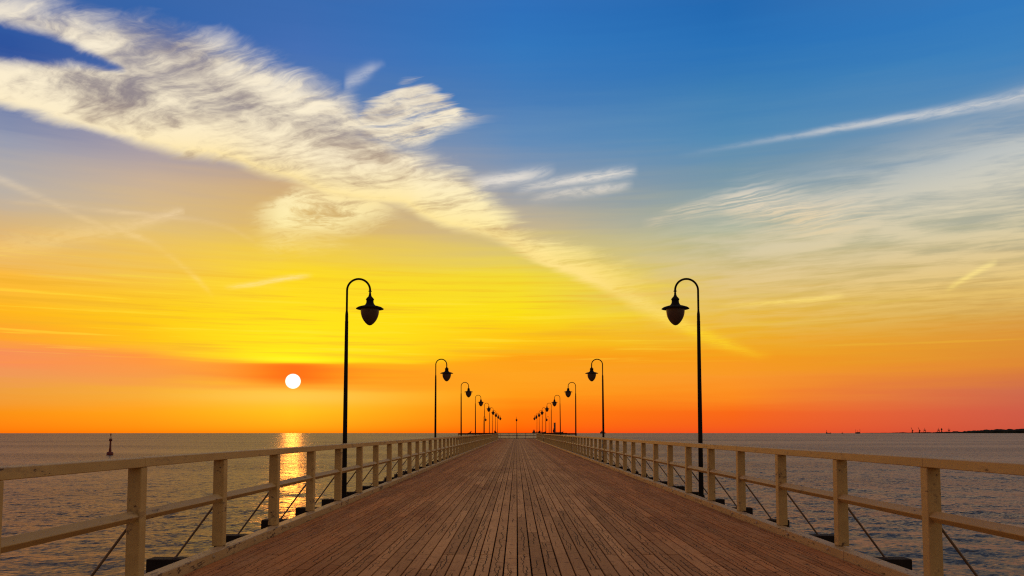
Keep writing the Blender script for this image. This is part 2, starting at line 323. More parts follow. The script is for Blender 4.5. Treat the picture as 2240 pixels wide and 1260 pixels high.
PITCH, GAP0 = 0.133, 0.009
def make_wood():
    m, k, b = mat('deck_wood')
    p = pos(k); x, y, z = k.sep(p)
    oi = k.new('ShaderNodeObjectInfo').outputs['Random']
    u = k.div(k.sub(x, GAP0), PITCH)
    idx = k.m('FLOOR', u)
    xr = k.mul(k.sub(k.m('FRACT', u), 0.5), PITCH)
    wn = k.new('ShaderNodeTexWhiteNoise'); wn.noise_dimensions = '2D'
    k.put(wn.inputs['Vector'], k.xyz(idx, oi, 0.0))
    rv = wn.outputs['Value']; rc = wn.outputs['Color']
    r1, r2, r3 = k.sep(rc)
    seed = k.mul(rv, 37.0)
    grain = k.noise(k.xyz(k.mul(x, 70), k.mul(y, 2.2), seed), 1.0, 6.0, 0.62, 0.4)
    fine = k.noise(k.xyz(k.mul(x, 220), k.mul(y, 9.0), seed), 1.0, 4.0, 0.6)
    blot = k.noise(k.xyz(k.mul(x, 3.0), k.mul(y, 1.1), k.mul(idx, 0.37)), 1.0, 5.0, 0.6)
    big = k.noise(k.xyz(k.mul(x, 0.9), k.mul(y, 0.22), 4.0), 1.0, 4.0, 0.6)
    # lengthwise drying cracks, wavering and broken
    def crack(s1, off, wide):
        w = k.noise(k.xyz(k.mul(y, 1.9), k.add(seed, s1), 0.0), 1.0, 5.0, 0.72)
        cx = k.add(k.mul(k.sub(w, 0.5), 0.16), off)
        gatev = k.noise(k.xyz(k.mul(y, 0.75), k.add(seed, s1 + 5.0), 2.0), 1.0, 2.0, 0.5)
        d = k.m('ABSOLUTE', k.sub(xr, cx))
        return k.mul(k.ss(d, wide * 0.25, wide, 1.0, 0.0), k.ss(gatev, 0.50, 0.56))
    cr = k.mx(crack(1.0, 0.004, 0.0075), crack(11.0, -0.02, 0.0055))
    # crosswise checks and nail rows
    cyn = k.noise(k.xyz(k.mul(x, 9.0), k.mul(y, 26.0), seed), 1.0, 3.0, 0.55)
    chk = k.mul(k.ss(cyn, 0.60, 0.68), 0.85)
    yn = k.m('ABSOLUTE', k.sub(k.m('FRACT', k.div(k.sub(y, 0.03), 0.99)), 0.5))
    xn = k.m('ABSOLUTE', k.sub(k.m('ABSOLUTE', xr), 0.036))
    dn = k.m('SQRT', k.add(k.m('POWER', xn, 2.0), k.m('POWER', k.mul(yn, 0.99), 2.0)))
    nail = k.ss(dn, 0.0045, 0.0075, 1.0, 0.0)
    c = k.ramp(grain, [(0.25, (0.31, 0.125, 0.042, 1)), (0.5, (0.49, 0.206, 0.072, 1)), (0.75, (0.61, 0.285, 0.11, 1))])
    tint = k.mix(r1, (0.72, 0.68, 0.64, 1), (1.25, 1.23, 1.20, 1))
    # boards along the middle are mixed paler than the sides
    mid_pale = k.ss(k.add(k.m('ABSOLUTE', k.sub(x, 0.12)), k.mul(k.sub(big, 0.5), 2.4)), 0.5, 2.4, 1.0, 0.0)
    c = k.mix(k.mul(mid_pale, 0.75), c, k.mix(grain, (0.48, 0.28, 0.122, 1), (0.78, 0.51, 0.25, 1)))
    c = k.mix(1.0, c, tint, 'MULTIPLY')
    c = k.mix(k.ss(blot, 0.38, 0.68, 0.0, 0.5), c, (0.50, 0.265, 0.115, 1))
    c = k.mix(k.ss(big, 0.5, 0.72, 0.0, 0.4), c, (0.24, 0.11, 0.05, 1))
    c = k.mix(k.ss(fine, 0.55, 0.8, 0.0, 0.35), c, (0.10, 0.05, 0.025, 1))
    c = k.mix(chk, c, (0.07, 0.03, 0.014, 1))
    c = k.mix(nail, c, (0.035, 0.016, 0.01, 1))
    c = k.mix(cr, c, (0.016, 0.008, 0.005, 1))
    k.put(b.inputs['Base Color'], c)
    b.inputs['Roughness'].default_value = 0.85
    b.inputs['Specular IOR Level'].default_value = 0.1
    h = k.sub(k.add(k.mul(grain, 0.5), k.mul(fine, 0.35)), k.add(k.mul(cr, 1.6), k.mul(chk, 0.6)))
    bump(k, h, 0.55, 0.004, b)
    return m
def make_paint(name, c1, c2, chip, grime, seed):
    m, k, b = mat(name)
    p = pos(k); x, y, z = k.sep(p)
    n1 = k.noise(k.xyz(k.mul(x, 6), k.mul(y, 1.4), k.add(k.mul(z, 6), seed)), 1.0, 6.0, 0.62)
    n2 = k.noise(k.xyz(k.mul(x, 30), k.mul(y, 7.0), k.add(k.mul(z, 30), seed)), 1.0, 6.0, 0.65)
    n3 = k.noise(k.xyz(k.mul(x, 55), k.mul(y, 10.0), k.mul(z, 22)), 1.0, 3.0, 0.6)
    c = k.mix(k.ss(n1, 0.3, 0.7), c1, c2)
    c = k.mix(k.ss(k.add(n1, k.mul(n2, 0.6)), 0.82, 1.0, 0.0, grime), c, (0.20, 0.13, 0.08, 1))
    ch = k.ss(k.add(n2, k.mul(k.sub(n1, 0.5), 0.6)), chip, chip + 0.04)
    c = k.mix(ch, c, (0.10, 0.055, 0.03, 1))
    k.put(b.inputs['Base Color'], c)
    b.inputs['Roughness'].default_value = 0.55
    b.inputs['Specular IOR Level'].default_value = 0.35
    bump(k, k.sub(k.mul(n3, 0.35), k.mul(ch, 0.8)), 0.45, 0.003, b)
    return m
def make_plain(name, colr, rough=0.6, metal=0.0, spec=0.5, var=0.25, scale=8.0, bmp=0.15):
    m, k, b = mat(name)
    n = k.noise(pos(k), scale, 4.0, 0.6)
    f = [min(1, v * (1 + var)) for v in colr] + [1]
    d = [v * (1 - var) for v in colr] + [1]
    k.put(b.inputs['Base Color'], k.mix(k.ss(n, 0.3, 0.7), tuple(d), tuple(f)))
    b.inputs['Roughness'].default_value = rough
    b.inputs['Metallic'].default_value = metal
    b.inputs['Specular IOR Level'].default_value = spec
    if bmp: bump(k, n, bmp, 0.003, b)
    return m
M_wood = make_wood()
M_paint = make_paint('cream_paint', (0.45, 0.30, 0.115, 1), (0.56, 0.385, 0.15, 1), 0.66, 0.55, 0.0)
M_kerb = make_paint('worn_kerb_paint', (0.42, 0.275, 0.12, 1), (0.53, 0.36, 0.165, 1), 0.60, 0.55, 3.0)
M_beam = make_plain('dark_timber', (0.022, 0.015, 0.012), 0.85, 0, 0.2)
M_rod = make_plain('brown_steel_rod', (0.16, 0.105, 0.065), 0.6, 0.0, 0.4)
M_iron = make_plain('black_cast_iron', (0.010, 0.007, 0.006), 0.7, 0.0, 0.15, 0.25, 8.0, 0)
M_globe = make_plain('smoked_glass_globe', (0.095, 0.052, 0.036), 0.35, 0.0, 0.3, 0.1, 8.0, 0)
M_bolt = make_plain('painted_bolt', (0.42, 0.33, 0.23), 0.5)
M_rail_dark = make_plain('dark_rail_timber', (0.030, 0.016, 0.011), 0.7, 0, 0.2)
M_red = make_plain('dark_red_buoy_paint', (0.13, 0.012, 0.008), 0.5)
M_lens = make_plain('pale_lantern_lens', (0.75, 0.66, 0.45), 0.25)
M_hull = make_plain('grey_ship_hull', (0.060, 0.050, 0.045), 0.7, 0, 0.2, 0.2, 0.3)
M_super = make_plain('ship_superstructure', (0.12, 0.10, 0.085), 0.7, 0, 0.2, 0.2, 0.3)
M_land = make_plain('wooded_headland', (0.016, 0.017, 0.010), 0.95, 0, 0.1, 0.5, 0.02)
M_port = make_plain('harbour_steel', (0.030, 0.025, 0.022), 0.8, 0, 0.2, 0.2, 0.2)
M_totem = make_plain('weathered_totem_timber', (0.16, 0.11, 0.065), 0.7)
M_stand = make_plain('dark_red_stand', (0.10, 0.018, 0.014), 0.6)

def make_water():
    m, k, b = mat('sea_water')
    p = pos(k); x, y, z = k.sep(p)
    gx = k.add(k.mul(x, 0.94), k.mul(y, 0.34)); gy = k.add(k.mul(y, 0.94), k.mul(x, -0.34))
    def slope(sx, sy, detail, rough, seed):
        r_, g_, _ = k.sep(k.noise(k.xyz(k.mul(gx, sx), k.mul(gy, sy), seed), 1.0, detail, rough, 0.4, color=True))
        return k.sub(r_, 0.5), k.sub(g_, 0.5)
    calm = k.noise(k.xyz(k.mul(x, 0.005), k.mul(y, 0.020), 2.0), 1.0, 5.0, 0.62)
    rip = k.ss(calm, 0.34, 0.64, 0.55, 1.25)
    s1 = slope(0.16, 0.30, 2.0, 0.5, 0.0)
    s2 = slope(1.1, 1.9, 4.0, 0.6, 4.0)
    s3 = slope(4.2, 6.8, 3.0, 0.6, 8.0)
    def tot(i):
        return k.add(k.mul(s1[i], 0.09), k.mul(rip, k.add(k.mul(s2[i], 0.95), k.mul(s3[i], 1.25))))
    nn = k.new('ShaderNodeVectorMath'); nn.operation = 'ADD'
    geo = k.new('ShaderNodeNewGeometry')
    k.put(nn.inputs[0], geo.outputs['Normal']); k.put(nn.inputs[1], k.xyz(k.mul(tot(0), 0.8), tot(1), 0.0))
    nz = k.new('ShaderNodeVectorMath'); nz.operation = 'NORMALIZE'
    k.put(nz.inputs[0], nn.outputs[0])
    # dark water body under a Fresnel skin; the skin's tint stands for light lost between wavelets
    k.n.remove(b)
    fr = k.new('ShaderNodeFresnel'); fr.inputs['IOR'].default_value = 1.333
    k.l.new(nz.outputs[0], fr.inputs['Normal'])
    dif = k.new('ShaderNodeBsdfDiffuse'); dif.inputs['Color'].default_value = (0.034, 0.037, 0.034, 1)
    gls = k.new('ShaderNodeBsdfGlossy'); gls.inputs['Color'].default_value = (0.515, 0.435, 0.40, 1); gls.inputs['Roughness'].default_value = 0.27
    k.l.new(nz.outputs[0], gls.inputs['Normal'])
    mx = k.new('ShaderNodeMixShader')
    k.l.new(fr.outputs[0], mx.inputs[0]); k.l.new(dif.outputs[0], mx.inputs[1]); k.l.new(gls.outputs[0], mx.inputs[2])
    k.l.new(mx.outputs[0], [n for n in k.n if n.type == 'OUTPUT_MATERIAL'][0].inputs['Surface'])
    return m
M_water = make_water()

# ---------------------------------------------------------------- mesh helpers
COL = scene.collection
def link(name, me, parent=None, material=None, smooth=False):
    o = bpy.data.objects.new(name, me); COL.objects.link(o)
    if parent is not None: o.parent = parent
    if material is not None and not me.materials: me.materials.append(material)
    if smooth:
        for p in me.polygons: p.use_smooth = True
    return o
def twin(o, parent, loc=None, rotz=None, name=None):
    c = o.copy(); COL.objects.link(c); c.parent = parent
    if name: c.name = name
    if loc is not None: c.location = loc
    if rotz is not None: c.rotation_euler = (0, 0, rotz)
    return c
def empty(name, loc=(0, 0, 0), label=None, cat=None, group=None):
    o = bpy.data.objects.new(name, None); COL.objects.link(o); o.location = loc
    o.empty_display_size = 0.3
    tag(o, label, cat, group)
    return o
def tag(o, label=None, cat=None, group=None, kind=None):
    if label: o['label'] = label
    if cat: o['category'] = cat
    if group: o['group'] = group
    if kind: o['kind'] = kind
    return o
class MB:
    """collects simple solids into one mesh"""
    def __init__(s): s.v = []; s.f = []
    def add(s, vs_, fs):
        n = len(s.v); s.v += [tuple(v) for v in vs_]; s.f += [tuple(i + n for i in f) for f in fs]
    def box(s, x0, x1, y0, y1, z0, z1):
        s.add([(x0, y0, z0), (x1, y0, z0), (x1, y1, z0), (x0, y1, z0), (x0, y0, z1), (x1, y0, z1), (x1, y1, z1), (x0, y1, z1)],
              [(3, 2, 1, 0), (4, 5, 6, 7), (0, 1, 5, 4), (1, 2, 6, 5), (2, 3, 7, 6), (3, 0, 4, 7)]); return s
    def prism_y(s, prof, y0, y1):
        """profile of (x, z) points, counter-clockwise seen from -y, swept along y"""
        n = len(prof)
        s.add([(x, y0, z) for x, z in prof] + [(x, y1, z) for x, z in prof],
              [tuple(range(n)), tuple(range(2 * n - 1, n - 1, -1))] +
              [((i + 1) % n, i, i + n, (i + 1) % n + n) for i in range(n)]); return s
    def prism_x(s, prof, x0, x1):
        n = len(prof)
        s.add([(x0, a, z) for a, z in prof] + [(x1, a, z) for a, z in prof],
              [tuple(range(n - 1, -1, -1)), tuple(range(n, 2 * n))] +
              [(i, (i + 1) % n, (i + 1) % n + n, i + n) for i in range(n)]); return s
    def lathe(s, prof, seg=20, c=(0, 0)):
        n = len(prof); vs_ = []
        for r, z in prof:
            for j in range(seg):
                a = 2 * math.pi * j / seg
                vs_.append((c[0] + r * math.cos(a), c[1] + r * math.sin(a), z))
        fs = [(i * seg + j, i * seg + (j + 1) % seg, (i + 1) * seg + (j + 1) % seg, (i + 1) * seg + j)
              for i in range(n - 1) for j in range(seg)]
        fs += [tuple(range(seg - 1, -1, -1)), tuple(range((n - 1) * seg, n * seg))]
        s.add(vs_, fs); return s
    def tube(s, pts, rad, seg=8):
        pts = [Vector(p) for p in pts]; n = len(pts); vs_ = []
        rads = rad if isinstance(rad, (list, tuple)) else [rad] * n
        for i, p in enumerate(pts):
            t = (pts[min(i + 1, n - 1)] - pts[max(i - 1, 0)]).normalized()
            ref = Vector((0, 1, 0)) if abs(t.y) < 0.9 else Vector((1, 0, 0))
            u = t.cross(ref).normalized(); w = t.cross(u)
            for j in range(seg):
                a = 2 * math.pi * j / seg
                vs_.append(p + (u * math.cos(a) + w * math.sin(a)) * rads[i])
        fs = [(i * seg + j, i * seg + (j + 1) % seg, (i + 1) * seg + (j + 1) % seg, (i + 1) * seg + j)
              for i in range(n - 1) for j in range(seg)]
        fs += [tuple(range(seg - 1, -1, -1)), tuple(range((n - 1) * seg, n * seg))]
        s.add(vs_, fs); return s
    def mesh(s, name, bev=0.0):
        me = bpy.data.meshes.new(name); me.from_pydata(s.v, [], s.f); me.update()
        bm = bmesh.new(); bm.from_mesh(me)
        bmesh.ops.recalc_face_normals(bm, faces=bm.faces)
        if bev > 0: bmesh.ops.bevel(bm, geom=bm.edges[:], offset=bev, segments=1, affect='EDGES', profile=0.5)
        bm.to_mesh(me); bm.free()
        return me
def smooth_by_angle(me, deg=35):
    for p in me.polygons: p.use_smooth = True
    bm = bmesh.new(); bm.from_mesh(me)
    for e in bm.edges:
        e.smooth = e.calc_face_angle(0.0) < R(deg) if len(e.link_faces) == 2 else False
    bm.to_mesh(me); bm.free()
    return me

# ---------------------------------------------------------------- sea
def build_sea():
    nr, na = 640, 860
    r = 3.0 * (4500.0 / 3.0) ** (np.arange(nr) / (nr - 1))
    a = 2 * np.pi * np.arange(na) / na
    rr, aa = np.meshgrid(r, a, indexing='ij')
    x = rr * np.sin(aa); y = rr * np.cos(aa) + 20.0
    step = rr * max(math.log(1500.0) / (nr - 1), 2 * math.pi / na)
    h = np.zeros_like(x)
    rs = np.random.RandomState(3)
    for i in range(46):
        lam = 0.9 * (16.0 / 0.9) ** rs.rand()
        th = R(200) + rs.randn() * 0.55
        amp = 0.0024 * lam ** 0.7
        fade = np.clip(lam / (3.0 * step) - 0.6, 0, 1)
        ph = rs.rand() * 6.28
        h += amp * fade * np.sin(2 * np.pi / lam * (x * math.sin(th) + y * math.cos(th)) + ph)
    h *= np.clip((4400 - rr) / 1000, 0, 1)
    co = np.stack([x, y, h + SEA], -1).reshape(-1, 3)
    idx = np.arange(nr * na).reshape(nr, na)
    nx = np.roll(idx, -1, axis=1)
    quads = np.stack([idx[:-1], idx[1:], nx[1:], nx[:-1]], -1).reshape(-1, 4)
    me = bpy.data.meshes.new('sea')
    co = np.vstack([co, [[0, 20, SEA]]])
    nv = len(co)
    tris = np.stack([np.full(na, nv - 1), idx[0], nx[0]], -1)
    me.vertices.add(nv); me.vertices.foreach_set('co', co.astype(np.float32).ravel())
    loops = np.concatenate([quads.ravel(), tris.ravel()]).astype(np.int32)
    starts = np.concatenate([np.arange(len(quads)) * 4, len(quads) * 4 + np.arange(na) * 3]).astype(np.int32)
    me.loops.add(len(loops)); me.loops.foreach_set('vertex_index', loops)
    me.polygons.add(len(starts)); me.polygons.foreach_set('loop_start', starts)
    me.polygons.foreach_set('use_smooth', np.ones(len(starts), bool))
    me.update(calc_edges=True); me.validate()
    if me.polygons[10].normal.z < 0: me.flip_normals()
    return tag(link('sea', me, None, M_water), kind='structure')
build_sea()

# ---------------------------------------------------------------- pier
XL, XR = GAP0 - 23 * PITCH, GAP0 + 25 * PITCH        # deck edges between the kerbs
KH, KW = 0.092, 0.135                                # kerb
PW = 0.115                                           # railing posts
PIL, PIR = -3.12, 3.41                              # inner faces of the posts
S, Y0 = 1.975, 6.96                                   # post spacing and first post in view
END = 144.0                                          # end of the straight deck
HEAD = 172.0                                         # far edge of the cross-shaped head
LAMP_Y = [16.8, 35.5, 52.1, 70.2, 89.3, 105.4, 120.6, 136.2, 151.7]
LAMP_XL, LAMP_XR = -3.455, 3.70

pier = empty('pier', (0, 0, 0), 'long wooden plank pier running straight out over the sea', 'pier')

PLW = PITCH - 0.0155
def plank_mesh(length, seed):
    r = random.Random(seed)
    n = 5; hw = PLW / 2; t = 0.034; bv = 0.0035
    vs_, fs = [], []
    for i in range(n):
        yy = length * (i / (n - 1) - 0.5)
        dxl = r.uniform(-1, 1) * 0.0009; dxr = r.uniform(-1, 1) * 0.0009
        cup = r.uniform(-0.0008, 0.0008)
        prof = [(-hw + dxl, -t), (-hw + dxl, -bv), (-hw + bv + dxl, 0), (0, cup), (hw - bv + dxr, 0), (hw + dxr, -bv), (hw + dxr, -t)]
        vs_ += [(x, yy, z) for x, z in prof]
    k = 7
    for i in range(n - 1):
        for j in range(k - 1):
            fs.append((i * k + j, i * k + j + 1, (i + 1) * k + j + 1, (i + 1) * k + j))
    fs.append(tuple(range(k))); fs.append(tuple((n - 1) * k + j for j in range(k - 1, -1, -1)))
    me = bpy.data.meshes.new('plank'); me.from_pydata(vs_, [], fs); me.update()
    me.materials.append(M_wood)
    return me
near0, near1 = 4.94, 28.0
lens_ = {2: [plank_mesh(2 * S - 0.009, i) for i in range(4)], 3: [plank_mesh(3 * S - 0.009, 10 + i) for i in range(4)]}
far_mb = MB()
def far_plank(x, ya, yb, z=0.0):
    hw = PLW / 2
    far_mb.box(x - hw, x + hw, ya + 0.002, yb - 0.002, z - 0.034, z)
for c in range(48):
    xc = XL + (c + 0.5) * PITCH
    y = Y0 - S * 2 + S * (c * 7 % 3) * 0.5 + 0.06
    first = y
    while y < near1:
        k = rng.choice([2, 2, 3])
        L = k * S
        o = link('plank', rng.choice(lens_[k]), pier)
        o.location = (xc, y + L / 2, rng.uniform(-0.0022, 0.0022))
        o.rotation_euler = (rng.uniform(-1, 1) * 0.0003, rng.uniform(-1, 1) * 0.007, rng.choice([0, math.pi]) + rng.uniform(-1, 1) * 0.00025)
        y += L
    far_plank(xc, -6.0, first)
    while y < END:
        L = min(rng.choice([2, 3, 3]) * S, END - y) if END - y > S * 1.5 else END - y
        far_plank(xc, y, y + L, rng.uniform(-0.002, 0.002)); y += L
HXL, HXR = -10.1, 10.4
nh = int((HXR - HXL) / PITCH)
for c in range(nh):
    xc = HXL + (c + 0.5) * PITCH
    far_plank(xc, END, END + 14); far_plank(xc, END + 14, HEAD)
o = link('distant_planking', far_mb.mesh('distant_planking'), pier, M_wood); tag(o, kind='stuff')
# solid dark sheet added under the boards so that the gaps read as shade
mb = MB().box(XL - 0.1, XR + 0.1, -6, END + 1, -0.30, -0.05).box(HXL + 0.1, HXR - 0.1, END + 1, HEAD - 0.05, -0.30, -0.05)
link('dark_underlay', mb.mesh('dark_underlay'), pier, M_beam)

# cross beams with ends standing out under each railing post
KMIN, KMAX = -6, 50
bx0, bx1 = PIL - PW - 0.665, PIR + PW + 0.64
beam_me = MB().box(bx0, bx1, -0.10, 0.10, -0.235, -0.035).mesh('cross_beam', 0.006)
beam_me.materials.append(M_beam)
post_y = [Y0 + S * k for k in range(KMIN, KMAX + 1)]
for yy in post_y:
    o = link('cross_beam', beam_me, pier); o.location = (0, yy + PW / 2 - 0.02, rng.uniform(-0.006, 0.004))
foot_me = MB().box(bx0 + 0.25, bx1 - 0.25, -0.09, 0.09, -0.23, -0.04).mesh('lamp_beam', 0.006); foot_me.materials.append(M_beam)
for yy in LAMP_Y[1:7]:
    if min(abs(yy - p - PW / 2) for p in post_y) > 0.15:
        o = link('lamp_beam', foot_me, pier); o.location = (0, yy, 0)
# piles
pile_me = smooth_by_angle(MB().lathe([(0.16, SEA - 1.5), (0.16, -0.30)], 14).mesh('pile')); pile_me.materials.append(M_beam)
for k in range(2, 52, 3):
    for xx in (-2.5, 2.75):
        o = link('pile', pile_me, pier); o.location = (xx, Y0 + S * k + 0.04, 0)
for xx in (-9.3, 9.6):
    for yy in (146, 158, 170):
        o = link('pile', pile_me, pier); o.location = (xx, yy, 0)

# kerb timbers, with their bolts
def kerb(x0, x1, ya, yb, side):
    prof = [(x0, -0.032), (x1, -0.032), (x1, KH), (x0, KH)]
    o = link('kerb_timber', MB().prism_y(prof, ya, yb).mesh('kerb_timber', 0.007), pier, M_kerb)
    if ya < 34:
        yy = ya + 0.42
        while yy < yb - 0.2:
            b_ = link('bolt', bolt_me, o)
            b_.location = (x1 if side < 0 else x0, yy, 0.05); b_.rotation_euler = (0, R(90 * -side), 0)
            yy += 1.32
    return o
bolt_me = smooth_by_angle(MB().lathe([(0.017, -0.004), (0.017, 0.004), (0.012, 0.010), (0.012, 0.018), (0.004, 0.021)], 10).mesh('bolt'))
bolt_me.materials.append(M_bolt)
for side, (a, b_) in ((-1, (XL - 0.004 - KW, XL - 0.004)), (1, (XR + 0.004, XR + 0.004 + KW))):
    yy = -5.6 + (0.9 if side > 0 else 0.0)
    while yy < END - 0.1:
        L = min(rng.choice([3.05, 3.6, 3.96]), END - yy)
        d = rng.uniform(-0.003, 0.003)
        kerb(a + d, b_ + d, yy, yy + L - 0.006, side); yy += L

# ---------------------------------------------------------------- railings
RT, RH, RW = 1.092, 0.084, 0.128                     # top rail: top height, depth, width
MZ, MD = 0.60, 0.050                                 # mid rail: height and half diagonal
post_me = MB().box(-PW / 2, PW / 2, 0, PW, KH + 0.001, RT - RH - 0.001).mesh('post', 0.006); post_me.materials.append(M_paint)
tr_me = {n: MB().prism_y([(-RW / 2, RT - RH), (RW / 2, RT - RH), (RW / 2, RT - 0.006), (0, RT), (-RW / 2, RT - 0.006)], 0, n * S - 0.003).mesh('top_rail', 0.005) for n in (1, 2, 3)}
mr_me = MB().prism_y([(0, MZ - MD), (MD, MZ), (0, MZ + MD), (-MD, MZ)], PW - 0.035, S + 0.035).mesh('mid_rail', 0.004)
for me in list(tr_me.values()) + [mr_me]: me.materials.append(M_paint)
def rod_mesh(side):
    x0 = side * (PW / 2 - 0.01); x1 = side * (PW / 2 + 0.41)
    me = smooth_by_angle(MB().tube([(x0, PW / 2, 0.535), (x1, PW / 2, -0.045)], 0.0115, 8).lathe([(0.03, -0.037), (0.03, -0.027), (0.016, -0.022)], 10, (x1 - side * 0.008, PW / 2)).mesh('brace_rod'))
    me.materials.append(M_rod); return me
rod_me = {-1: rod_mesh(-1), 1: rod_mesh(1)}
def railing(label, side, ks, group=None):
    xc = PIL - PW / 2 if side < 0 else PIR + PW / 2
    t = empty('railing', (xc, Y0 + S * ks[0], 0), label, 'railing', group)
    for i, k in enumerate(ks):
        y = S * i
        o = link('post', post_me, t); o.location = (rng.uniform(-0.004, 0.004), y + rng.uniform(-0.012, 0.012), 0)
        o.rotation_euler = (rng.uniform(-1, 1) * 0.003, rng.uniform(-1, 1) * 0.003, rng.uniform(-1, 1) * 0.012)
        o = link('brace_rod', rod_me[side], t); o.location = (0, y + rng.uniform(-0.012, 0.012), 0)
        if i < len(ks) - 1:
            o = link('mid_rail', mr_me, t); o.location = (0, y, rng.uniform(-0.004, 0.004))
    i = 0; n = len(ks) - 1
    while i < n:
        L = min(rng.choice([2, 2, 3]), n - i)
        o = link('top_rail', tr_me[L], t)
        o.location = (rng.uniform(-0.002, 0.002), S * i + (PW / 2), rng.uniform(-0.0015, 0.0015)); i += L
    return t
railing('cream painted timber railing along the left side of the pier in front of the sun', -1, list(range(-6, 51)))
railing('cream painted timber railing along the right side of the pier, inner face catching the light', 1, list(range(-6, 51)))
railing('short far continuation of the left railing beyond the gap near the pier head', -1, list(range(53, 70)))
railing('short far continuation of the right railing beyond the gap near the pier head', 1, list(range(53, 70)))

# thin dark railing across the far end
def line_railing(name, label, pts, posts, rails, band=0.0):
    """pts: two ends on the deck"""
    a, b_ = Vector(pts[0]), Vector(pts[1]); L = (b_ - a).length; ang = math.atan2(b_.y - a.y, b_.x - a.x)
    t = empty(name, a, label, 'railing'); t.rotation_euler = (0, 0, ang)
    pm = MB().box(-0.03, 0.03, -0.03, 0.03, 0.0, 1.10).mesh('post'); pm.materials.append(M_rail_dark)
    for i in range(posts + 1):
        o = link('post', pm, t); o.location = (0.04 + (L - 0.08) * i / posts, 0, 0)
    for z in rails:
        link('rail', MB().box(0.0, L, -0.034, 0.034, z - 0.05, z + 0.05).mesh('rail'), t, M_rail_dark)
    if band: link('rail_board', MB().box(0.0, L, -0.05, 0.05, 1.145 - band, 1.145).mesh('rail_board'), t, M_rail_dark)
    return t
line_railing('end_railing', 'thin dark two bar railing across the far end of the pier', ((HXL, HEAD - 0.15, 0), (HXR, HEAD - 0.15, 0)), 12, (0.08, 0.6, 1.12))
line_railing('wing_railing', 'dark railing with thick top board on the left wing of the pier head', ((HXL, END + 0.2, 0), (PIL - 0.5, END + 0.2, 0)), 5, (0.12, 0.5), 0.26)
line_railing('wing_railing', 'dark railing with thick top board on the right wing of the pier head', ((PIR + 0.5, END + 0.2, 0), (HXR, END + 0.2, 0)), 5, (0.12, 0.5), 0.26)

# ---------------------------------------------------------------- lamps
def lamp_parts():
    zc = 4.186; rr = 0.234; ax = 2 * rr
    P = {}
    P['base_plate'] = smooth_by_angle(MB().lathe([(0.11, -0.035), (0.11, -0.015), (0.07, 0.0), (0.062, 0.05)], 20).mesh('base_plate'))
    P['pole'] = smooth_by_angle(MB().lathe([(0.050, 0.0), (0.046, 0.9), (0.042, 2.0), (0.034, 3.54)], 16).mesh('pole'))
    P['sleeve'] = smooth_by_angle(MB().lathe([(0.034, 3.53), (0.038, 3.54), (0.031, 3.55), (0.032, 3.64), (0.030, 3.70), (0.022, 3.76)], 16).mesh('sleeve'))
    pts = [(0, 0, 3.74), (0, 0, zc)] + [(rr - rr * math.cos(math.pi * i / 18), 0, zc + rr * math.sin(math.pi * i / 18)) for i in range(1, 19)] + [(ax, 0, zc - 0.02)]
    P['arm'] = smooth_by_angle(MB().tube(pts, 0.0215, 10).mesh('arm'))
    hood = [(0.016, 4.185), (0.038, 4.172), (0.038, 4.166), (0.018, 4.155), (0.021, 4.13), (0.024, 4.095), (0.036, 4.06), (0.060, 4.035), (0.083, 4.005),
            (0.084, 3.995), (0.074, 3.985), (0.073, 3.945), (0.082, 3.915), (0.102, 3.885), (0.135, 3.865)]
    P['hood'] = smooth_by_angle(MB().lathe(hood, 24, (ax, 0)).mesh('hood'), 50)
    brim = [(0.12, 3.870), (0.17, 3.860), (0.24, 3.838), (0.279, 3.812), (0.281, 3.804), (0.272, 3.803), (0.23, 3.820), (0.188, 3.83), (0.12, 3.834)]
    P['brim'] = smooth_by_angle(MB().lathe(brim, 32, (ax, 0)).mesh('brim'), 60)
    globe = [(0.150, 3.836), (0.184, 3.82), (0.187, 3.76), (0.180, 3.70), (0.165, 3.645), (0.143, 3.595), (0.115, 3.55), (0.080, 3.508), (0.040, 3.476), (0.006, 3.466)]
    P['globe'] = smooth_by_angle(MB().lathe(globe, 28, (ax, 0)).mesh('globe'), 60)
    for n, me in P.items(): me.materials.append(M_globe if n == 'globe' else M_iron)
    return P
LP = lamp_parts()
def street_lamp(x, y, rot, label, group=None, z=0.0):
    t = empty('street_lamp', (x, y, z), label, 'street lamp', group)
    t.rotation_euler = (0, 0, rot)
    for n, me in LP.items(): link(n, me, t)
    return t
ORD = ['nearest and tallest', 'second nearest', 'third', 'fourth', 'fifth', 'sixth', 'seventh', 'eighth', 'ninth and farthest']
for side, x, rot, nm in ((-1, LAMP_XL, 0.0, 'left'), (1, LAMP_XR, math.pi, 'right')):
    for i, y in enumerate(LAMP_Y):
        t_ = rng.uniform(-0.010, 0.010) if i else 0.0
        l = street_lamp(x, y, rot + rng.uniform(-0.02, 0.02), f'{ORD[i]} black hooked street lamp of the row behind the {nm} railing', 'lamps in two rows along the pier', 0.0)
        l.rotation_euler.y = t_
street_lamp(-6.62, 166, 0.0, 'small far hooked lamp on the left wing, outside the left row', 'lamps on the pier head')
street_lamp(6.48, 166, math.pi, 'small far hooked lamp on the right wing, outside the right row', 'lamps on the pier head')
street_lamp(0.0, 169.0, math.pi / 2 + math.pi, 'far lamp seen edge-on in the middle of the end railing', 'lamps on the pier head')

